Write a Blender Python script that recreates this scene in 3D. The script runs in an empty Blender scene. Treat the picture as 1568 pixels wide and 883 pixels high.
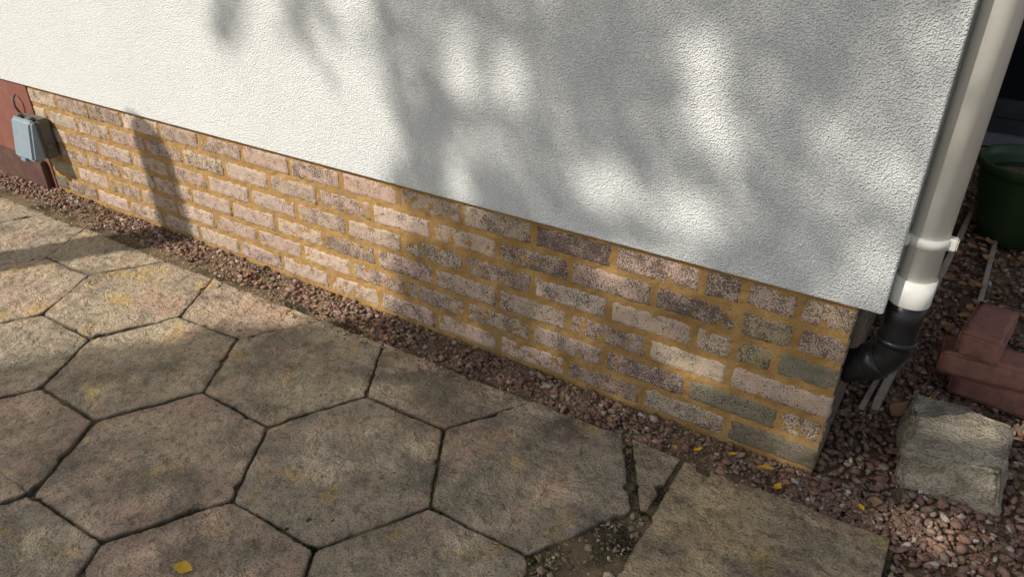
import bpy, bmesh, math, random
import numpy as np
from mathutils import Vector, noise, Matrix
random.seed(5); rng=np.random.default_rng(5)
S=bpy.context.scene
S.view_settings.view_transform='Standard'
try: S.view_settings.look='None'
except Exception: pass
S.view_settings.exposure=0
COL=S.collection
def link(o,parent=None):
    COL.objects.link(o)
    if parent: o.parent=parent
    return o
def empty(name):
    e=bpy.data.objects.new(name,None); return link(e)
def mesh(name,v,f,mat,parent=None,smooth=False,cols=None):
    m=bpy.data.meshes.new(name); m.from_pydata([tuple(map(float,a)) for a in v],[],[tuple(map(int,a)) for a in f]); 
    if cols is not None:
        a=m.color_attributes.new('tone','FLOAT_COLOR','POINT')
        a.data.foreach_set('color',np.asarray(cols,dtype=np.float32).ravel())
    if smooth: m.polygons.foreach_set('use_smooth',[True]*len(m.polygons))
    m.update()
    if mat: m.materials.append(mat)
    return link(bpy.data.objects.new(name,m),parent)
def box(name,a,b,mat,parent=None,bev=0.0,seg=2):
    bm=bmesh.new(); bmesh.ops.create_cube(bm,size=1)
    for v in bm.verts:
        v.co=Vector([a[i]+(v.co[i]+.5)*(b[i]-a[i]) for i in range(3)])
    if bev>0: bmesh.ops.bevel(bm,geom=bm.edges[:],offset=bev,segments=seg,affect='EDGES')
    m=bpy.data.meshes.new(name); bm.to_mesh(m); bm.free()
    if mat: m.materials.append(mat)
    return link(bpy.data.objects.new(name,m),parent)
def join(obs,name,parent=None):
    bm=bmesh.new(); mats=[]
    for o in obs:
        m=o.data
        idx={}
        for i,mt in enumerate(m.materials):
            if mt not in mats: mats.append(mt)
            idx[i]=mats.index(mt)
        n0=len(bm.faces); bm.from_mesh(m)
        bm.faces.ensure_lookup_table()
        for fc in bm.faces[n0:]: fc.material_index=idx.get(fc.material_index,0)
    me=bpy.data.meshes.new(name); bm.to_mesh(me); bm.free()
    for mt in mats: me.materials.append(mt)
    for o in obs: bpy.data.objects.remove(o)
    return link(bpy.data.objects.new(name,me),parent)
def N3(x,y,z,s,o=3):
    return noise.fractal(Vector((x*s,y*s,z*s)),1.0,2.0,o)

class M:
    def __init__(s,name,rough=.85,spec=.3):
        s.m=bpy.data.materials.new(name); s.m.use_nodes=True; s.t=s.m.node_tree; s.n=s.t.nodes; s.l=s.t.links
        s.b=s.n['Principled BSDF']; s.b.inputs['Roughness'].default_value=rough
        s.b.inputs['Specular IOR Level'].default_value=spec
        s.co=s.n.new('ShaderNodeTexCoord').outputs['Object']
    def L(s,a,b): s.l.new(a,b)
    def noise(s,sc,det=4,rough=.6,dist=0,co=None):
        n=s.n.new('ShaderNodeTexNoise'); n.inputs['Scale'].default_value=sc; n.inputs['Detail'].default_value=det
        n.inputs['Roughness'].default_value=rough; n.inputs['Distortion'].default_value=dist
        s.L(co or s.co,n.inputs['Vector']); return n.outputs['Fac']
    def vor(s,sc,feat='F1',out='Distance'):
        n=s.n.new('ShaderNodeTexVoronoi'); n.inputs['Scale'].default_value=sc; n.feature=feat
        s.L(s.co,n.inputs['Vector']); return n.outputs[out]
    def shift(s,v):
        n=s.n.new('ShaderNodeMapping'); n.inputs['Location'].default_value=v; s.L(s.co,n.inputs[0]); return n.outputs[0]
    def ramp(s,fac,stops):
        n=s.n.new('ShaderNodeValToRGB'); e=n.color_ramp.elements
        while len(e)>1: e.remove(e[0])
        e[0].position=stops[0][0]; e[0].color=c4(stops[0][1])
        for p,c in stops[1:]:
            x=e.new(p); x.color=c4(c)
        s.L(fac,n.inputs['Fac']); return n.outputs['Color']
    def mix(s,fac,a,b,mode='MIX'):
        n=s.n.new('ShaderNodeMix'); n.data_type='RGBA'; n.blend_type=mode
        for v,i in ((fac,0),(a,6),(b,7)):
            if hasattr(v,'links'): s.L(v,n.inputs[i])
            elif i==0: n.inputs[0].default_value=v
            else: n.inputs[i].default_value=c4(v)
        return n.outputs[2]
    def math(s,op,a,b=0.0,clamp=False):
        n=s.n.new('ShaderNodeMath'); n.operation=op; n.use_clamp=clamp
        for v,i in ((a,0),(b,1)):
            if hasattr(v,'links'): s.L(v,n.inputs[i])
            else: n.inputs[i].default_value=v
        return n.outputs[0]
    def attr(s,name='tone'):
        n=s.n.new('ShaderNodeAttribute'); n.attribute_name=name; return n
    def island(s):
        return s.n.new('ShaderNodeNewGeometry').outputs['Random Per Island']
    def bump(s,h,dist,strength=1.0,prev=None):
        n=s.n.new('ShaderNodeBump'); n.inputs['Distance'].default_value=dist; n.inputs['Strength'].default_value=strength
        s.L(h,n.inputs['Height'])
        if prev: s.L(prev,n.inputs['Normal'])
        s.L(n.outputs[0],s.b.inputs['Normal']); return n.outputs[0]
    def color(s,c):
        if hasattr(c,'links'): s.L(c,s.b.inputs['Base Color'])
        else: s.b.inputs['Base Color'].default_value=c4(c)
        return s
def c4(c):
    if isinstance(c,(int,float)): return (c,c,c,1)
    return (c[0],c[1],c[2],1)

# stucco
k=M('roughcast_render',.9,.15)
big=k.noise(1.6,3,.6); med=k.noise(9,3)
c=k.mix(k.ramp(big,[(.3,0),(.7,1)]),(.78,.79,.76),(.85,.855,.82))
c=k.mix(k.math('MULTIPLY',k.ramp(med,[(.45,0),(.8,1)]),.25),c,(.70,.69,.64))
v=k.vor(300); fine=k.noise(250,1,.5)
h=k.math('SUBTRACT',k.math('MULTIPLY',fine,.95),k.math('MULTIPLY',v,.8))
c=k.mix(k.ramp(h,[(0,.42),(.2,0)]),c,(.42,.42,.40))
k.color(c); k.bump(h,.0035,1.0)
MAT_REN=k.m
# brick
k=M('rustic_brick',.92,.15)
a=k.attr('tone'); base=a.outputs['Color']; spk=a.outputs['Alpha']
f1=k.noise(300,1,.5); f2=k.noise(24,4,.68); f3=k.noise(560,1,.5)
c=k.mix(k.ramp(f2,[(.35,0),(.7,.5)]),base,k.mix(.6,base,(.72,.58,.46)))
c=k.mix(k.ramp(k.noise(42,3),[(.50,0),(.70,.65)]),c,k.mix(.5,base,(.48,.27,.15)))
th=k.math('ADD',k.math('ADD',f1,k.math('MULTIPLY',k.math('SUBTRACT',f2,.5),.85)),k.math('MULTIPLY',k.math('SUBTRACT',spk,.5),.36))
c=k.mix(k.ramp(th,[(.515,0),(.62,.88)]),c,(.09,.067,.057))
c=k.mix(k.ramp(f3,[(.35,.35),(.5,0)]),c,(.24,.16,.11))
k.color(c); k.bump(k.math('SUBTRACT',k.math('MULTIPLY',f3,.6),th),.0030,1.0)
MAT_BRK=k.m
k=M('ochre_mortar',.95,.1)
c=k.mix(k.ramp(k.noise(14,3),[(.35,0),(.7,1)]),(.34,.195,.065),(.49,.305,.115))
c=k.mix(k.ramp(k.noise(260,2),[(.35,.6),(.5,0)]),c,(.19,.11,.045))
c=k.mix(k.ramp(k.noise(5,3),[(.54,0),(.70,.6)]),c,(.27,.18,.095))
k.color(c); k.bump(k.noise(300,2,.7),.003,1)
MAT_MOR=k.m
# slabs
k=M('riven_concrete_slab',.88,.3)
a=k.attr('tone'); base=a.outputs['Color']
s1=k.shift((7,3,1)); s2=k.shift((-4,9,2)); s3=k.shift((2,-6,5))
n1=k.noise(5.5,4,.65,.6); n2=k.noise(7,4,.62,.6); n3=k.noise(230,2,.6); n4=k.noise(38,4,.7)
c=k.mix(k.ramp(n1,[(.40,0),(.60,.7)]),base,(.42,.335,.225))
c=k.mix(k.ramp(n2,[(.52,0),(.65,.6)]),c,(.44,.27,.18))
c=k.mix(k.ramp(k.noise(6.5,5,.75,.5,s1),[(.565,0),(.63,.75)]),c,(.52,.345,.11))
c=k.mix(k.ramp(k.noise(5,5,.72,.4,s2),[(.38,.68),(.51,0)]),c,(.145,.125,.09))
c=k.mix(k.ramp(k.noise(18,4,.7,.2,s3),[(.60,0),(.70,.6)]),c,(.50,.43,.32))
c=k.mix(k.ramp(n4,[(.34,.7),(.50,0)]),c,(.13,.105,.075))
c=k.mix(k.ramp(n3,[(.34,.7),(.46,0)]),c,(.09,.07,.05))
c=k.mix(k.ramp(n3,[(.58,0),(.70,.5)]),c,(.60,.51,.39))
c=k.mix(a.outputs['Alpha'],(.08,.066,.045),c)
k.color(c)
k.bump(k.math('ADD',k.math('MULTIPLY',k.noise(20,4,.65,.5),4.0),k.math('MULTIPLY',n3,.7)),.0056,1.0)
MAT_SLB=k.m
k=M('soil',.95,.1)
c=k.mix(k.ramp(k.noise(9,4),[(.35,0),(.7,1)]),(.12,.078,.045),(.25,.175,.10))
c=k.mix(k.ramp(k.noise(220,2),[(.5,0),(.62,.7)]),c,(.36,.28,.20))
k.color(c); k.bump(k.noise(120,3,.7),.012,1); MAT_SOIL=k.m
k=M('joint_dirt',.95,.1)
c=k.mix(k.ramp(k.noise(6,4),[(.40,0),(.56,1)]),(.022,.021,.013),(.20,.145,.08))
c=k.mix(k.ramp(k.noise(9,3,.6,0,k.shift((3,3,3))),[(.55,0),(.65,.8)]),c,(.05,.06,.02))
c=k.mix(k.ramp(k.noise(260,2),[(.5,0),(.65,.6)]),c,(.26,.21,.14))
k.color(c); k.bump(k.noise(160,3,.7),.008,1); MAT_JNT=k.m
def gravel_mat(name,stops,dusty=.3):
    k=M(name,.85,.3); i=k.island()
    c=k.ramp(i,stops)
    c=k.mix(k.math('MULTIPLY',k.ramp(k.noise(14,3),[(.4,0),(.65,1)]),dusty),c,(.34,.25,.15))
    c=k.mix(k.ramp(k.noise(380,1),[(.35,.6),(.55,0)]),c,(.08,.05,.04))
    k.color(c); return k.m
st=[(0,(.16,.075,.055)),(.2,(.27,.135,.10)),(.4,(.19,.11,.085)),(.55,(.34,.19,.14)),(.7,(.11,.07,.055)),(.82,(.29,.22,.165)),(.93,(.43,.31,.23)),(1,(.62,.54,.45))]
MAT_GRV=gravel_mat('slate_chippings',st,.35)
st2=[(0,(.16,.11,.07)),(.4,(.26,.19,.12)),(.7,(.36,.28,.18)),(1,(.48,.42,.32))]
MAT_GRT=gravel_mat('grit',st2,.4)
def paint(name,col,rough=.5,var=.1,sc=20,bump=.0005,dirt=(.2,.18,.15),damt=.3,spec=.4):
    k=M(name,rough,spec)
    c=k.mix(k.math('MULTIPLY',k.ramp(k.noise(sc,4,.65),[(.45,0),(.75,1)]),damt),col,dirt)
    c=k.mix(k.ramp(k.noise(sc*9,2),[(.3,var),(.6,0)]),c,tuple(x*.5 for x in col))
    k.color(c); k.bump(k.noise(sc*6,3),bump*4,.5); return k.m
MAT_UPVC=paint('white_upvc',(.82,.80,.72),.35,.04,9,.0001,(.62,.57,.44),.35)
MAT_BLK=paint('black_upvc',(.012,.012,.013),.3,.1,20,.0002,(.06,.05,.04),.5)
MAT_BRN=paint('brown_masonry_paint',(.20,.068,.045),.7,.15,14,.0008,(.27,.14,.10),.4)
MAT_DBR=paint('dark_brown_board',(.085,.035,.027),.7,.2,14,.0008,(.16,.10,.06),.5)
MAT_BOX=paint('grey_blue_plastic',(.20,.26,.30),.5,.1,30,.0003,(.33,.35,.34),.5)
MAT_BOXD=paint('dark_grey_plastic',(.11,.105,.09),.6,.1,30,.0003,(.24,.19,.13),.5)
MAT_PALE=paint('pale_timber',(.48,.40,.31),.85,.3,25,.001,(.18,.13,.09),.6)
MAT_POT=paint('green_glazed_pot',(.022,.055,.018),.35,.1,12,.0003,(.07,.08,.045),.4)
MAT_LOOSE=paint('red_stock_brick',(.40,.175,.125),.85,.5,30,.0025,(.17,.10,.075),.8)
MAT_LEAFY=paint('yellow_leaf',(.66,.38,.02),.6,.2,60,.0005,(.3,.14,.02),.5)
MAT_LEAFB=paint('brown_leaf',(.36,.19,.085),.7,.3,60,.0005,(.15,.08,.04),.6)
k=M('green_leaf',.6,.3); k.color(k.ramp(k.island(),[(0,(.045,.08,.02)),(.6,(.08,.11,.03)),(1,(.16,.14,.03))])); MAT_GREEN=k.m
k=M('moss',.95,.1); k.color(k.ramp(k.noise(60,3),[(.35,(.02,.028,.008)),(.7,(.075,.085,.022))])); k.bump(k.noise(500,2),.003,1); MAT_MOSS=k.m
MAT_BARK=paint('bark',(.13,.10,.07),.9,.4,12,.003,(.06,.05,.035),.7)
k=M('rough_concrete',.95,.15)
c=k.mix(k.ramp(k.noise(10,4),[(.35,0),(.65,1)]),(.33,.28,.20),(.50,.43,.33))
c=k.mix(k.ramp(k.noise(24,4),[(.5,0),(.66,.7)]),c,(.21,.195,.12))
c=k.mix(k.ramp(k.noise(170,2),[(.35,.6),(.5,0)]),c,(.1,.085,.07))
k.color(c); k.bump(k.math('ADD',k.math('MULTIPLY',k.noise(40,4,.7),2.5),k.noise(190,2)),.006,1); MAT_CON=k.m
k=M('dark_glass',.06,.5); k.color((.01,.012,.014)); MAT_GLS=k.m
MAT_FRM=paint('dark_grey_frame',(.03,.033,.038),.4,.1,10,.0002,(.08,.08,.08),.3)
MAT_SILL=paint('grey_sill',(.16,.17,.19),.5,.1,10,.0002,(.10,.10,.10),.3)

# ---------- house
house=empty('rendered_brick_house')
XR,XB=.3705,.325; YF=-.017; ZR=.452
def hexa(z): return [(-6,YF,z),(XR,YF,z),(XR,2.9,z),(.15,2.9,z),(.15,.2,z),(-6,.2,z)]
v=hexa(ZR)+hexa(2.7)
f=[(0,5,4,3,2,1),(6,7,8,9,10,11)]+[(i,(i+1)%6,(i+1)%6+6,i+6) for i in range(6)]
ren=mesh('render_coat',v,f,MAT_REN,house)
bmd=ren.modifiers.new('b','BEVEL'); bmd.width=.004; bmd.segments=3; bmd.limit_method='ANGLE'
mesh('roof_soffit',[(-6.2,-.35,2.72),(.7,-.35,2.72),(.7,3.2,2.72),(-6.2,3.2,2.72),(-6.2,-.35,2.8),(.7,-.35,2.8),(.7,3.2,2.8),(-6.2,3.2,2.8)],
     [(0,1,2,3),(4,7,6,5),(0,4,5,1),(1,5,6,2),(2,6,7,3),(3,7,4,0)],MAT_UPVC,house)
BV=[];BF=[];BC=[]
def brick(u0,u1,z0,z1,side,col,spk):
    nx=max(4,int((u1-u0)/.006)); nz=9
    off=random.uniform(-.0018,.0012); tx=random.uniform(-.002,.002); tz=random.uniform(-.0015,.0015); sd=random.uniform(0,90)
    b=len(BV)
    us=[u0]+[u0+(u1-u0)*i/nx for i in range(nx+1)]+[u1]; zs=[z0]+[z0+(z1-z0)*i/nz for i in range(nz+1)]+[z1]
    for j,z in enumerate(zs):
        for i,u in enumerate(us):
            sk = i in(0,nx+2) or j in(0,nz+2)
            e=min(u-u0,u1-u,z-z0,z1-z)
            cu=(u-(u0+u1)/2)/(u1-u0); cz=(z-(z0+z1)/2)/(z1-z0)
            d=off+tx*cu+tz*cz
            rag=.0035+.004*(N3(u+sd,z,0,60,2))
            d+=max(0,1-e/.007)**2*(.0045+rag*.4)
            d+=.0026*N3(u+sd,z,1,38,3)+.0014*N3(u,z+sd,2,150,2)
            w=max(0,1-e/.02)
            uu=u+w*.0030*N3(u+sd,z,5,45,2); zz=z+w*.0028*N3(u,z+sd,7,45,2)
            if sk: d=.015
            BV.append((uu,d,zz) if not side else (XB-d,uu,zz))
            BC.append((*col,spk))
    W=nx+3
    for j in range(nz+2):
        for i in range(nx+2):
            a=b+j*W+i; BF.append((a,a+1,a+1+W,a+W))
def tone(kind=None):
    r=random.random()
    if kind is None: kind='pink' if r<.5 else 'buff' if r<.72 else 'tan' if r<.94 else 'pale'
    t={'pink':(.55,.41,.32),'buff':(.55,.43,.31),'tan':(.48,.35,.265),'pale':(.61,.50,.40),'green':(.15,.155,.10),'olive':(.36,.31,.175),'dark':(.42,.31,.24),'dgreen':(.12,.12,.07)}[kind]
    s=random.uniform(.9,1.1); 
    sp={'pink':.54,'buff':.48,'tan':.58,'pale':.46,'green':.45,'olive':.5,'dark':.68,'dgreen':.5}[kind]+random.uniform(-.2,.2)
    return tuple(x*s*random.uniform(.97,1.03) for x in t),sp
XL=-2.91
for kk in range(1,8):
    z0=(6-kk)*.075; z1=z0+.063
    ph=0 if kk%2 else -.1125
    end=.089 if kk<=4 else XB
    e=[ph+.225*n for n in range(-16,4)]
    e=[x for x in e if XL+.03<x<end-.02]
    edges=[XL]+e+[end]
    for i in range(len(edges)-1):
        a=edges[i]+(.0058 if i else 0); b=edges[i+1]-(.0058 if i<len(edges)-2 else 0)
        mid=(a+b)/2; kind=None
        if kk==5 and 0<mid<.225: kind='green'
        if kk==6 and mid>.12: kind='dgreen'
        if kk==7: kind='dgreen'
        if mid<-2.7 and kk>=5: kind='olive' if kk==5 else 'green'
        if mid<-2.7 and kk<5: kind='buff'
        if kk>=5 and mid>-1.2 and kind is None and random.random()<.4: kind='dark'
        c_,s_=tone(kind)
        if kind is None and mid>-1.0 and random.random()<.5: s_+=.17
        brick(a,b,z0,z1,False,c_,s_)
    if kk<=4:
        sp={1:[.101,.213,XB],2:[.101,.222,XB],3:[.101,.190,XB],4:[.101,XB]}[kk]
        kd={1:['pink','buff'],2:['olive','dark'],3:['olive','green'],4:['pink']}[kk]
        for i in range(len(sp)-1):
            c_,s_=tone(kd[i]); brick(sp[i]+(.005 if i else 0),sp[i+1]-(.005 if i<len(sp)-2 else 0),z0,z1,False,c_,s_)
    ph=.1 if kk%2 else .215
    ed=[.012,ph]+[ph+.225*n for n in range(1,9)]
    for i in range(len(ed)-1):
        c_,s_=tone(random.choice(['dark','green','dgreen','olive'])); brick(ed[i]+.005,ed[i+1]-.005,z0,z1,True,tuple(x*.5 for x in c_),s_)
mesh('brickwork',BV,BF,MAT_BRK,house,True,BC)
def grid(name,u0,u1,v0,v1,step,fn,mat,parent=None,smooth=True):
    nu=max(1,int((u1-u0)/step)); nv=max(1,int((v1-v0)/step)); V=[];F=[]
    for j in range(nv+1):
        for i in range(nu+1): V.append(fn(u0+(u1-u0)*i/nu,v0+(v1-v0)*j/nv))
    for j in range(nv):
        for i in range(nu):
            a=j*(nu+1)+i; F.append((a,a+1,a+nu+2,a+nu+1))
    return mesh(name,V,F,mat,parent,smooth)
grid('mortar',XL-.01,XB-.003,-.1,.46,.006,lambda u,z:(u,.0022+.0032*N3(u,z,0,45,3)+.001*N3(u,z,3,160,2),z),MAT_MOR,house)
grid('mortar_side',.003,2.2,-.1,.46,.012,lambda u,z:(XB-.0045+.002*N3(u,z,9,45,3),u,z),MAT_SOIL,house)
box('plinth_core',(-6,.03,-.2),(XB-.02,2.9,ZR-.002),MAT_MOR,house)
box('side_plinth',(.2,2.2,-.2),(XB,2.9,ZR-.004),MAT_MOR,house)
box('brown_painted_wall',(-6,-.004,-.2),(XL-.002,.028,ZR-.003),MAT_BRN,house,.002)
box('brown_plinth_board',(-6,-.03,-.2),(XL-.03,-.0045,.115),MAT_DBR,house,.004)

# ---------- socket box
P=[]
x0,x1,y0,z0,z1=-2.95,-2.79,-.10,.165,.33
P.append(box('a',(x0,-.06,z0),(x1,-.0052,z1),MAT_BOXD,None,.008,3))
v=[(x0-.004,-.062,z0-.004),(x1+.003,-.062,z0-.004),(x1+.003,-.062,z1+.004),(x0-.004,-.062,z1+.004),
   (x0+.006,-.115,z0+.004),(x1-.006,-.115,z0+.004),(x1-.006,-.085,z1-.004),(x0+.006,-.085,z1-.004)]
lid=mesh('b',v,[(0,1,5,4),(1,2,6,5),(2,3,7,6),(3,0,4,7),(4,5,6,7),(0,3,2,1)],MAT_BOX)
bm=bmesh.new(); bm.from_mesh(lid.data); bmesh.ops.bevel(bm,geom=bm.edges[:],offset=.009,segments=3,affect='EDGES'); bm.to_mesh(lid.data); bm.free()
P.append(lid)
P.append(box('c',(x0+.02,-.07,z1),(x0+.05,-.05,z1+.012),MAT_BOXD,None,.003))
P.append(box('c',(x1-.05,-.07,z1),(x1-.02,-.05,z1+.012),MAT_BOXD,None,.003))
P.append(box('c',(x1,-.05,.20),(x1+.006,-.02,.23),MAT_BOXD,None,.003))
P.append(box('c',(x0+.06,-.12,z0-.006),(x1-.06,-.085,z0+.012),MAT_BOX,None,.004))
join(P,'outdoor_socket_box')
def tube(name,pts,rad,mat,n=24,parent=None,cap=True):
    V=[];F=[]; pts=[Vector(p) for p in pts]
    if not isinstance(rad,(list,tuple)): rad=[rad]*len(pts)
    t0=(pts[1]-pts[0]).normalized(); up=Vector((0,1,0)) if abs(t0.y)<.9 else Vector((1,0,0))
    a=t0.cross(up).normalized()
    for i,p in enumerate(pts):
        t=((pts[min(i+1,len(pts)-1)]-pts[max(i-1,0)])).normalized()
        a=(a-t*a.dot(t)).normalized(); b=t.cross(a)
        for j in range(n):
            q=2*math.pi*j/n; V.append(p+(a*math.cos(q)+b*math.sin(q))*rad[i])
    for i in range(len(pts)-1):
        for j in range(n): F.append((i*n+j,i*n+(j+1)%n,(i+1)*n+(j+1)%n,(i+1)*n+j))
    if cap: F.append(tuple(range(n))[::-1]); F.append(tuple((len(pts)-1)*n+j for j in range(n)))
    o=mesh(name,V,F,mat,parent)
    for p_ in o.data.polygons: p_.use_smooth=len(p_.vertices)==4
    return o
tube('cable_loop',[(-3.0,-.01,.30),(-3.0,-.03,.35),(-2.995,-.03,.385),(-3.01,-.012,.395)],.005,MAT_BOXD,8)

# ---------- downpipe
dp=empty('downpipe')
PX,PY=.4065,.052
tube('pipe_shaft',[(PX,PY,.50),(PX,PY,2.7)],.034,MAT_UPVC,48,dp)
tube('socket_collar',[(PX,PY,.462),(PX,PY,.464),(PX,PY,.52),(PX,PY,.5201)],[.0375,.0385,.0385,.0345],MAT_UPVC,48,dp)
tube('bracket_ring',[(PX,PY,.592),(PX,PY,.5921),(PX,PY,.612),(PX,PY,.6121)],[.0345,.0385,.0385,.0345],MAT_UPVC,48,dp)
box('bracket_lug',(PX+.030,PY-.012,.590),(PX+.050,PY+.010,.614),MAT_UPVC,dp,.003)
box('bracket_back',(PX-.038,PY-.03,.590),(PX-.030,PY+.03,.613),MAT_UPVC,dp,.002)
zb=.355
pts=[(PX,PY,.475),(PX,PY,.42),(PX,PY,zb)]
for i in range(1,9):
    q=math.radians(55)*i/8; R_=.06
    pts.append((PX-R_*(1-math.cos(q)),PY+.1*R_*(1-math.cos(q)),zb-R_*math.sin(q)))
ex,ey,ez=pts[-1]; pts.append((ex-.06,ey,ez-.042))
tube('black_elbow',pts,.0355,MAT_BLK,40,dp)
tube('elbow_collar',[(PX,PY,zb+.01),(PX,PY,zb+.0101),(PX,PY,zb+.023),(PX,PY,zb+.0231)],[.035,.039,.039,.035],MAT_BLK,40,dp)
d=(Vector(pts[-1])-Vector(pts[-2])).normalized(); p0=Vector(pts[-2])-d*.01
tube('elbow_collar_low',[p0,p0+d*.0005,p0+d*.03,p0+d*.0305],[.035,.041,.041,.035],MAT_BLK,40,dp)

# ---------- ground
g=grid('ground',-1,1,-1,1,.05,lambda u,v:(math.copysign(abs(u)**3*60,u),math.copysign(abs(v)**3*60,v),-.034),MAT_SOIL)
grid('patio_joint_bed',-5.5,.52,-3.4,-.125,.02,lambda u,v:(u,v,-.009+.008*N3(u,v,0,9,3)),MAT_JNT)
grid('soil_strip',-5.5,.36,-.17,.01,.012,lambda u,v:(u,v,-.015+.010*N3(u,v,3,9,3)),MAT_SOIL)
grid('gravel_bed',.33,2.2,-3.4,3.1,.04,lambda u,v:(u,v,-.026+.006*N3(u,v,3,8,3)),MAT_SOIL)

SV=[];SF=[];SC=[]
stains=[(-.63,-.155,.035,.55),(-.22,-.20,.045,.6),(-.25,-.16,.03,.5),(-1.25,-.95,.06,.4)]
def slab(poly,col,gap=.0022,zt=0.0,rough=1.0):
    c=Vector((sum(p[0] for p in poly)/len(poly),sum(p[1] for p in poly)/len(poly)))
    n=len(poly); P=[Vector(p) for p in poly]
    Q=[]
    for i in range(n):
        a=P[i-1];b=P[i];d=P[(i+1)%n]
        e1=(b-a).normalized();e2=(d-b).normalized()
        n1=Vector((-e1.y,e1.x));n2=Vector((-e2.y,e2.x))
        bis=(n1+n2); bis=bis/max(.3,bis.length_squared)*2
        Q.append(b+bis*gap)
    sd=random.uniform(0,50)
    pts=[]
    for i in range(n):
        a=Q[i];b=Q[(i+1)%n];m=max(3,int((b-a).length/.006))
        e=(b-a).normalized();nn=Vector((-e.y,e.x))
        for j in range(m):
            t=j/m; p=a.lerp(b,t)
            p=p+nn*(.0018*N3(p.x+sd,p.y,0,26,3)+.0016*N3(p.x+sd,p.y,2,110,2))*rough
            chip=max(0,N3(p.x+sd,p.y,9,19,2)-.34)
            p=p+nn*chip*.024
            t2=min(t,1-t)*(b-a).length
            p=p+(c-p).normalized()*max(0,1-t2/.007)**2*.0028
            pts.append(p)
    R=[(0,-.05),(0,-.006),(.0010,-.0026),(.0026,-.0010),(.006,-.0002)]
    tilt=(random.uniform(-.012,.012),random.uniform(-.012,.012)); zo=zt+random.uniform(-.003,.002)
    b0=len(SV); m=len(pts)
    rings=[(d,z,None) for d,z in R]
    K=22
    for r in range(1,K): rings.append((None,0,1-r/K))
    for d,z,s in rings:
        for p in pts:
            v=p-c
            if s is None: q=c+v*(1-d/v.length)
            else: q=c+v*(1-.006/v.length)*s
            zz=zo+z+tilt[0]*(q.x-c.x)+tilt[1]*(q.y-c.y)
            if z>-.02: zz+=.0040*N3(q.x+sd,q.y,4,11,4)+.0020*N3(q.x+sd,q.y,6,45,3)
            dist=(p-q).length
            al=1-.65*max(0,1-dist/.006)**1.3
            al-=.30*max(0,1-dist/.045)**1.5*max(0,.5+1.3*N3(q.x,q.y,3,14,3))
            for sx,sy,sr,sa in stains:
                al*=1-sa*math.exp(-(((q.x-sx)**2+(q.y-sy)**2)/sr**2)**2)*(.7+.6*N3(q.x,q.y,1,40,3))
            SV.append((q.x,q.y,zz)); SC.append((*col,min(1,max(0,al))))
    nr=len(rings)
    for r in range(nr-1):
        for j in range(m):
            SF.append((b0+r*m+j,b0+r*m+(j+1)%m,b0+(r+1)*m+(j+1)%m,b0+(r+1)*m+j))
    SV.append((c.x,c.y,zo+.0040*N3(c.x+sd,c.y,4,11,4))); SC.append((*col,1)); ci=len(SV)-1
    for j in range(m): SF.append((b0+(nr-1)*m+j,b0+(nr-1)*m+(j+1)%m,ci))
def scol():
    t=random.choice([(.39,.30,.205),(.33,.27,.195),(.41,.29,.205),(.29,.25,.185),(.39,.315,.21)])
    s=random.uniform(.88,1.12); return tuple(x*s for x in t)
A=.2547; H=.2205; J={}
def vj(x,y):
    key=(round(x*20),round(y*20))
    if key not in J: J[key]=(random.uniform(-.006,.006),random.uniform(-.006,.006))
    return (x+J[key][0],y+J[key][1])
def tl(x,y): return y+.024*(x+.49)
for ci in range(0,13):
    cx=-.23-.382*ci; odd=ci%2
    for r in range(0,7):
        cy=(-.134 if odd else -.3545)-.441*r
        if odd and r==0:
            poly=[(cx-A,cy),(cx-A/2,cy-H),(cx+A/2,cy-H),(cx+A,cy)]
        else:
            poly=[(cx-A,cy),(cx-A/2,cy-H),(cx+A/2,cy-H),(cx+A,cy),(cx+A/2,cy+H),(cx-A/2,cy+H)]
        poly=[vj(x,tl(x,y)) for x,y in poly]
        poly=[(x+random.uniform(-.002,.002),y+random.uniform(-.002,.002)) for x,y in poly]
        slab(poly,scol())
slab([(-.082,-.122),(.036,-.338),(.050,-.325),(.052,-.120)],(.38,.30,.20))
slab([(.070,-.75),(.515,-.75),(.512,-.112),(.056,-.118)],(.46,.34,.18),.003)
slab([(.072,-1.4),(.515,-1.4),(.515,-.755),(.070,-.755)],(.38,.30,.20),.003)
slab([(.072,-2.05),(.515,-2.05),(.515,-1.405),(.070,-1.405)],(.38,.30,.20),.003)
mesh('paving_slabs',SV,SF,MAT_SLB,None,True,SC)

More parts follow.
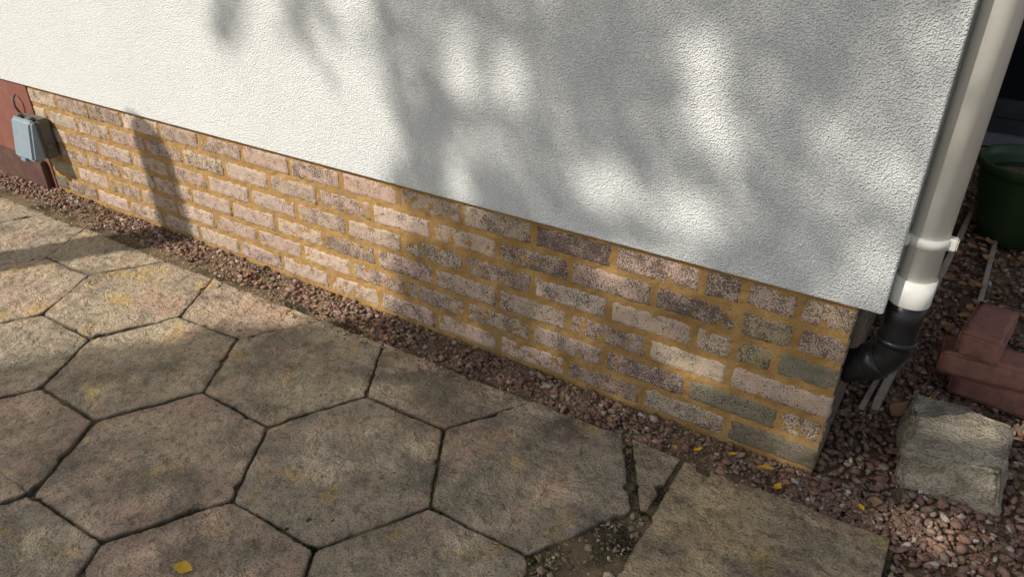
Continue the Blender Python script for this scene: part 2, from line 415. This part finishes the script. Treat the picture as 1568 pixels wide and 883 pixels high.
# ---------- stones
ico=bmesh.new(); bmesh.ops.create_icosphere(ico,subdivisions=1,radius=1)
IV=np.array([v.co[:] for v in ico.verts]); IF=np.array([[v.index for v in f.verts] for f in ico.faces]); ico.free()
def stones(name,pos,size,mat,flat=.6):
    n=len(pos)
    sh=rng.normal(0,.22,(n,12,1))+1; V=IV[None]*sh
    sc=np.stack([rng.uniform(.8,1.5,n),rng.uniform(.6,1.0,n),rng.uniform(flat*.6,flat*1.2,n)],1)*(size[:,None]/2)
    V=V*sc[:,None,:]
    az=rng.uniform(0,6.28,n); tx=rng.normal(0,.5,n); 
    c,s=np.cos(tx),np.sin(tx); y=V[...,1]*c[:,None]-V[...,2]*s[:,None]; z=V[...,1]*s[:,None]+V[...,2]*c[:,None]
    V=np.stack([V[...,0],y,z],-1)
    ty=rng.normal(0,.4,n); c,s=np.cos(ty),np.sin(ty); x=V[...,0]*c[:,None]+V[...,2]*s[:,None]; z=-V[...,0]*s[:,None]+V[...,2]*c[:,None]
    V=np.stack([x,V[...,1],z],-1)
    c,s=np.cos(az),np.sin(az); x=V[...,0]*c[:,None]-V[...,1]*s[:,None]; y=V[...,0]*s[:,None]+V[...,1]*c[:,None]
    V=np.stack([x,y,V[...,2]],-1)+pos[:,None,:]
    V=V.reshape(-1,3); F=(IF[None]+12*np.arange(n)[:,None,None]).reshape(-1,3)
    m=bpy.data.meshes.new(name); m.vertices.add(len(V)); m.vertices.foreach_set('co',V.astype(np.float32).ravel())
    m.loops.add(F.size); m.loops.foreach_set('vertex_index',F.astype(np.int32).ravel())
    m.polygons.add(len(F)); m.polygons.foreach_set('loop_start',np.arange(len(F),dtype=np.int32)*3)
    m.update(calc_edges=True); m.validate(); m.materials.append(mat)
    return link(bpy.data.objects.new(name,m))
def scatter(n,x0,x1,y0,y1,z,s0,s1,keep=None,zj=.006):
    x=rng.uniform(x0,x1,n);y=rng.uniform(y0,y1,n)
    s=np.exp(rng.uniform(np.log(s0),np.log(s1),n))
    if keep is not None:
        m=keep(x,y); x,y,s=x[m],y[m],s[m]
    return np.stack([x,y,z+rng.uniform(-zj,zj,len(x))],1),s
parts=[scatter(6800,-4.6,.36,-.142,-.004,-.012,.008,.026,lambda x,y:rng.uniform(0,1,len(x))<np.where((np.abs(y+.125)<.02),.45,1)*np.where(np.sin(x*7)+np.sin(x*17+1)>.7,.3,1)),
       scatter(900,.30,.56,-.115,.01,-.014,.009,.02),
       scatter(6500,.515,1.5,-.95,.0,-.016,.009,.028),
       scatter(7000,.325,1.5,.0,1.0,-.016,.009,.028),
       scatter(6000,.325,1.9,1.0,3.0,-.016,.013,.030)]
stones('gravel',np.concatenate([p[0] for p in parts]),np.concatenate([p[1] for p in parts]),MAT_GRV)
def inpatch(x,y): return (x<.066)&(x> -.10-( -y-.57)*.5)&((x-.03)*.5+(-y-.34)>-.01)
parts=[scatter(1500,-.25,.066,-.80,-.335,-.009,.004,.010,inpatch,.003),
       scatter(150,-.25,.066,-.80,-.335,-.006,.010,.020,inpatch,.003),
       scatter(4500,-4.5,.35,-.15,-.002,-.008,.003,.008,None,.004),
       scatter(900,-2.5,.5,-.9,-.12,.0,.0025,.005,None,.001),
       scatter(500,-2.8,.5,-.20,-.12,.003,.004,.011,None,.001)]
stones('grit',np.concatenate([p[0] for p in parts]),np.concatenate([p[1] for p in parts]),MAT_GRT)
# moss along the joints
ms=[]
for (x,y) in [(-.49,-.79),(-.748,-.80),(-.62,-.80),(-.70,-.79),(.04,-.33),(-.492,-.339),(-.60,-.35),(-1.12,-.57),(-.06,-.16),(.0,-.27),(-.90,-1.03),(-1.16,-1.0),(-.35,-.57),(-.10,-.57),(-.16,-.58),(-1.25,-.36)]:
    for i in range(26):
        q=random.uniform(0,6.28); r=abs(random.gauss(0,.03)); ms.append((x+r*math.cos(q),y+r*.35*math.sin(q)))
ms=[(x,y) for x,y in ms if -N3(x,y,0,30,2)<.35]
mp=np.array([(x,y,-.007+random.uniform(-.003,.002)) for x,y in ms]); stones('moss',mp,rng.uniform(.005,.011,len(mp)),MAT_MOSS,.7)

def lump(name,base,top,mat,nz=.006,seed=0,sub=4):
    bm=bmesh.new()
    vs=[bm.verts.new(p) for p in base]+[bm.verts.new(p) for p in top]
    for f_ in [(3,2,1,0),(4,5,6,7),(0,1,5,4),(1,2,6,5),(2,3,7,6),(3,0,4,7)]: bm.faces.new([vs[i] for i in f_])
    bmesh.ops.bevel(bm,geom=bm.edges[:],offset=.005,segments=2,affect='EDGES')
    bmesh.ops.subdivide_edges(bm,edges=bm.edges[:],cuts=sub*3,use_grid_fill=True)
    bm.normal_update()
    for v_ in bm.verts:
        p=v_.co; v_.co=p+v_.normal*(nz*N3(p.x+seed,p.y,p.z,16,4)+nz*.35*N3(p.x+seed,p.y,p.z,70,3))
    m=bpy.data.meshes.new(name); bm.to_mesh(m); bm.free(); m.materials.append(mat)
    m.polygons.foreach_set('use_smooth',[True]*len(m.polygons))
    return link(bpy.data.objects.new(name,m))
lump('broken_concrete_block',[(.500,.085,-.03),(.70,.090,-.03),(.70,.31,-.03),(.46,.30,-.03)],[(.485,.085,.085),(.672,.105,.095),(.690,.290,.102),(.478,.312,.10)],MAT_CON,.012,3)
def lbrick(name,c,s,rz):
    o=lump(name,[(-s[0]/2,-s[1]/2,0),(s[0]/2,-s[1]/2,0),(s[0]/2,s[1]/2,0),(-s[0]/2,s[1]/2,0)],
      [(-s[0]/2,-s[1]/2,s[2]),(s[0]/2,-s[1]/2,s[2]),(s[0]/2,s[1]/2,s[2]),(-s[0]/2,s[1]/2,s[2])],MAT_LOOSE,.0022,c[0]*9,2)
    o.location=c; o.rotation_euler=(0,0,math.radians(rz)); return o
lbrick('loose_brick',(.665,.56,-.01),(.215,.10,.065),-6)
lbrick('loose_brick',(.618,.555,.058),(.215,.102,.065),3)
lbrick('loose_brick',(.600,.60,.126),(.10,.215,.065),-8)
lbrick('loose_brick',(.80,.64,-.01),(.10,.215,.065),5)

def plank(name,a,b,w,h,mat):
    a=Vector(a);b=Vector(b);d=b-a
    o=box(name,(0,-w/2,0),(d.length,w/2,h),mat,None,.002); o.location=a; o.rotation_euler=(0,0,math.atan2(d.y,d.x)); return o
plank('timber_edging',(.405,.33,-.02),(.512,1.85,-.02),.018,.05,MAT_PALE)
plank('timber_batten',(.595,1.08,-.01),(.612,1.65,-.01),.016,.02,MAT_PALE)
plank('timber_batten',(.375,.30,.0),(.395,.52,.0),.014,.014,MAT_PALE)
def lathe(name,prof,c,mat,n=64):
    V=[];F=[]
    for r,z in prof:
        for j in range(n): V.append((c[0]+r*math.cos(2*math.pi*j/n),c[1]+r*math.sin(2*math.pi*j/n),z))
    for i in range(len(prof)-1):
        for j in range(n): F.append((i*n+j,i*n+(j+1)%n,(i+1)*n+(j+1)%n,(i+1)*n+j))
    return mesh(name,V,F,mat,None,True)
pot=empty('plant_pot'); PC=(.685,1.76)
o=lathe('pot_body',[(.0,-.01),(.13,-.01),(.145,.0),(.17,.1),(.195,.20),(.200,.25),(.200,.26),(.213,.262),(.217,.275),(.216,.29),(.210,.298),(.203,.295),(.198,.26),(.19,.23)],PC,MAT_POT); o.parent=pot
o=lathe('pot_soil',[(0,.215),(.1,.22),(.195,.21)],PC,MAT_SOIL); o.parent=pot
door=empty('patio_door')
box('sill',(.372,2.93,.0),(2.6,3.10,.06),MAT_SILL,door,.004)
box('threshold',(.372,2.98,.0605),(2.6,3.12,.13),MAT_FRM,door,.004)
box('bottom_rail',(.44,3.02,.131),(2.6,3.07,.22),MAT_FRM,door,.004)
box('glass',(.44,3.04,.221),(2.6,3.05,2.2),MAT_GLS,door)
box('jamb',(.372,3.0,.131),(.438,3.09,2.3),MAT_FRM,door,.004)
box('mullion',(1.3,3.01,.221),(1.37,3.08,2.2),MAT_FRM,door,.004)
box('head',(.44,3.0,2.201),(2.6,3.09,2.3),MAT_FRM,door,.004)
box('interior_dark_wall',(.372,3.3,-.02),(2.6,3.4,2.5),MAT_FRM,door)

def leafmesh(name,items,mat):
    V=[];F=[]
    prof=[(0,.0),(.18,.16),(.4,.30),(.6,.27),(.82,.13),(1,0)]
    for (x,y,z,L,az,curl) in items:
        R=Matrix.Rotation(az,3,'Z')@Matrix.Rotation(random.uniform(-.35,.35),3,'X')@Matrix.Rotation(random.uniform(-.25,.25),3,'Y')
        b=len(V)
        for t,w in prof:
            for s in (-1,0,1):
                zz=curl*L*((t-.5)**2*1.2+abs(s)*w*.9)
                p=R@Vector(((t-.5)*L,s*w*L*random.uniform(.8,1.2),zz)); V.append((x+p.x,y+p.y,z+p.z))
        for i in range(5):
            for s in (0,1):
                a=b+i*3+s; F.append((a,a+1,a+4,a+3))
    return mesh(name,V,F,mat,None,True)
it=[(-.66,-.975,.008,.045,.3,.3),(.075,-.085,.004,.028,1,.6),(.23,-.06,.004,.04,.2,.6),(.27,-.10,.004,.025,1.3,.7),(-.98,-.12,.004,.02,1.5,.5),(.52,.38,.03,.045,1.9,.5),(.60,.40,.004,.03,.9,.4),(.56,.95,.01,.04,.9,.4),(.15,-.05,.002,.025,.4,.6),(.44,-.06,.002,.02,2.4,.6)]
leafmesh('fallen_leaves',it,MAT_LEAFY)
it=[(.46,.33,.012,.075,1.2,.5),(.90,.30,.012,.07,2.0,.5),(.76,.33,.02,.08,.6,.4)]
for i in range(420): it.append((random.uniform(.42,1.3),random.uniform(.75,2.6),random.uniform(.0,.015),random.uniform(.02,.06),random.uniform(0,6.3),random.uniform(.2,.8)))
for i in range(40): it.append((random.uniform(.42,1.2),random.uniform(-.6,.75),random.uniform(.0,.01),random.uniform(.02,.035),random.uniform(0,6.3),random.uniform(.2,.8)))
for i in range(70): it.append((random.uniform(-3,.35),random.uniform(-.14,-.01),random.uniform(.0,.006),random.uniform(.012,.025),random.uniform(0,6.3),random.uniform(.2,.8)))
leafmesh('leaf_litter',it,MAT_LEAFB)

# ---------- sun & the tree that shades the wall
SD=Vector((.4255,.662,-.616)).normalized()
post=tube('wooden_post',[(-3.30,-2.1,-.05),(-3.37,-2.1,1.2),(-3.44,-2.1,2.30),(-3.44,-2.1,2.34)],[.10,.095,.092,.07],MAT_BARK,20)
gaps=[(-.64,.80,.048,.09,1),(-.50,.775,.055,.08,1),(-.66,.50,.047,.08,1),(-.25,.565,.085,.065,1),(-.06,.88,.065,.07,1),(-.005,.76,.065,.09,1),(-.02,.545,.075,.062,1),
 (.27,.75,.075,.12,.75),(.34,.53,.045,.07,.8),(-.39,.93,.09,.055,.45),(.35,.95,.05,.12,.65),(.46,.85,.072,.42,1),(.46,.45,.06,.10,1),(.46,.30,.08,.07,.7),(-.36,.14,.10,.04,.65),(.01,.15,.07,.05,.95),(-.21,.33,.09,.045,.9),(.27,.05,.055,.045,.95),(-.1,.41,.14,.03,.9),(-.80,.34,.09,.03,.9),(-.60,.16,.05,.03,.6),(-.55,-.3,.08,.05,.3),(-.85,-.45,.1,.05,.3),(.2,-.5,.1,.06,.3),(.75,.2,.1,.06,.9),(.62,-.05,.08,.06,.8),(.6,.0,.05,.05,.7)]
bw=np.array([-3,-.75,-.35,-.16,0,.4,.65,.83,3]); bu=np.array([-1.26,-1.20,-1.14,-1.02,-.97,-.90,-.885,-.93,-.93])
def density(u,w):
    b=np.interp(w,bw,bu)+.02*np.sin(w*25)
    d=np.clip((u-b)/.05,0,1)
    for gu,gw,ru,rw,s in gaps:
        r=((u-gu)/ru)**2+((w-gw)/rw)**2
        d=d*(1-s*np.exp(-(r/1.4)**2))
    top=np.clip((w-.80-.10*np.sin(u*9))/.06,0,1)*np.clip((u+1.75)/.1,0,1)*(u<-.85)*.3*(.5+.5*np.sin(u*21+1))
    tip=.35*np.exp(-(((u+1.52)/.05)**2+((w-.80)/.06)**2))+.45*np.exp(-(((u+1.17)/.10)**2+((w-.86)/.09)**2))
    return np.maximum(d,np.clip(top+tip,0,1)*(u<-.8))
n=66000
u=rng.uniform(-1.8,2.0,n); w=rng.uniform(-2.3,2.2,n); t=rng.uniform(6.2,8.4,n)
inside=((u-.1)/1.95)**2+((w+.05)/2.3)**2<1
keep=(rng.uniform(0,1,n)<density(u,w))&inside
u,w,t=u[keep],w[keep],t[keep]; n=len(u)
C=np.stack([u-SD.x*t,-SD.y*t,w-SD.z*t],1)
a=rng.normal(0,1,(n,3));a/=np.linalg.norm(a,axis=1)[:,None]; b=rng.normal(0,1,(n,3)); b-=a*(a*b).sum(1)[:,None]; b/=np.linalg.norm(b,axis=1)[:,None]
L=rng.uniform(.020,.034,n)[:,None]
V=np.stack([C-a*L,C-b*L*.6,C+a*L,C+b*L*.6],1).reshape(-1,3)
F=np.arange(4*n).reshape(-1,4)
tree=empty('shade_tree')
mesh('foliage',V,F,MAT_GREEN,tree)
cx=Vector((1.0,0,-.1))-SD*7.3
tb=Vector((cx.x,cx.y,-.1))
tube('trunk',[tb,tb+Vector((.03,.02,1.3)),tb+Vector((.05,.05,2.6)),tb+Vector((.05,.05,3.8)),tb+Vector((.0,.0,5.0))],[.20,.16,.12,.08,.03],MAT_BARK,16,tree)
for i in range(14):
    z=2.6+i*.16; q=(i%5-2)*.45+(0 if i%2 else math.pi); p=tb+Vector((.05,.05,z)); l=random.uniform(.5,.8) if i%2 else random.uniform(.4,.62)
    e=p+Vector((math.cos(q)*l,math.sin(q)*l,.45))
    tube('limb_%d'%(i+1),[p,p.lerp(e,.5)+Vector((0,0,.1)),e],[.03,.018,.006],MAT_BARK,8,tree)

# ---------- light
sun=bpy.data.lights.new('sun','SUN'); sun.energy=5.0; sun.angle=math.radians(.6); sun.color=(1,.945,.86)
so=link(bpy.data.objects.new('sun',sun)); so.rotation_euler=SD.to_track_quat('-Z','Y').to_euler()
W=bpy.data.worlds.new('World'); S.world=W; W.use_nodes=True
sk=W.node_tree.nodes.new('ShaderNodeTexSky'); sk.sky_type='NISHITA'; sk.sun_disc=False
sk.sun_elevation=math.asin(-SD.z); sk.sun_rotation=math.atan2(-SD.x,-SD.y)
bg=W.node_tree.nodes['Background']; bg.inputs['Strength'].default_value=.13
hs=W.node_tree.nodes.new('ShaderNodeHueSaturation'); hs.inputs['Saturation'].default_value=.5
W.node_tree.links.new(sk.outputs[0],hs.inputs['Color'])
W.node_tree.links.new(hs.outputs[0],bg.inputs[0])
# ---------- camera
f_,th,yaw,roll=1109.2188,0.5178,0.5731,0.0037
cam=bpy.data.cameras.new('camera'); cam.sensor_width=36; cam.lens=f_/1568*36; cam.clip_end=500; cam.clip_start=.02
co=link(bpy.data.objects.new('camera',cam)); co.location=(.4160,-1.4412,1.2060)
Fv=Vector((-math.sin(yaw)*math.cos(th),math.cos(yaw)*math.cos(th),-math.sin(th)))
R=Vector((math.cos(yaw),math.sin(yaw),0)); U=R.cross(Fv)
R2=R*math.cos(roll)+U*math.sin(roll); U2=-R*math.sin(roll)+U*math.cos(roll)
m=Matrix((R2,U2,-Fv)).transposed(); co.rotation_euler=m.to_euler()
S.camera=co
print('leaves',n)
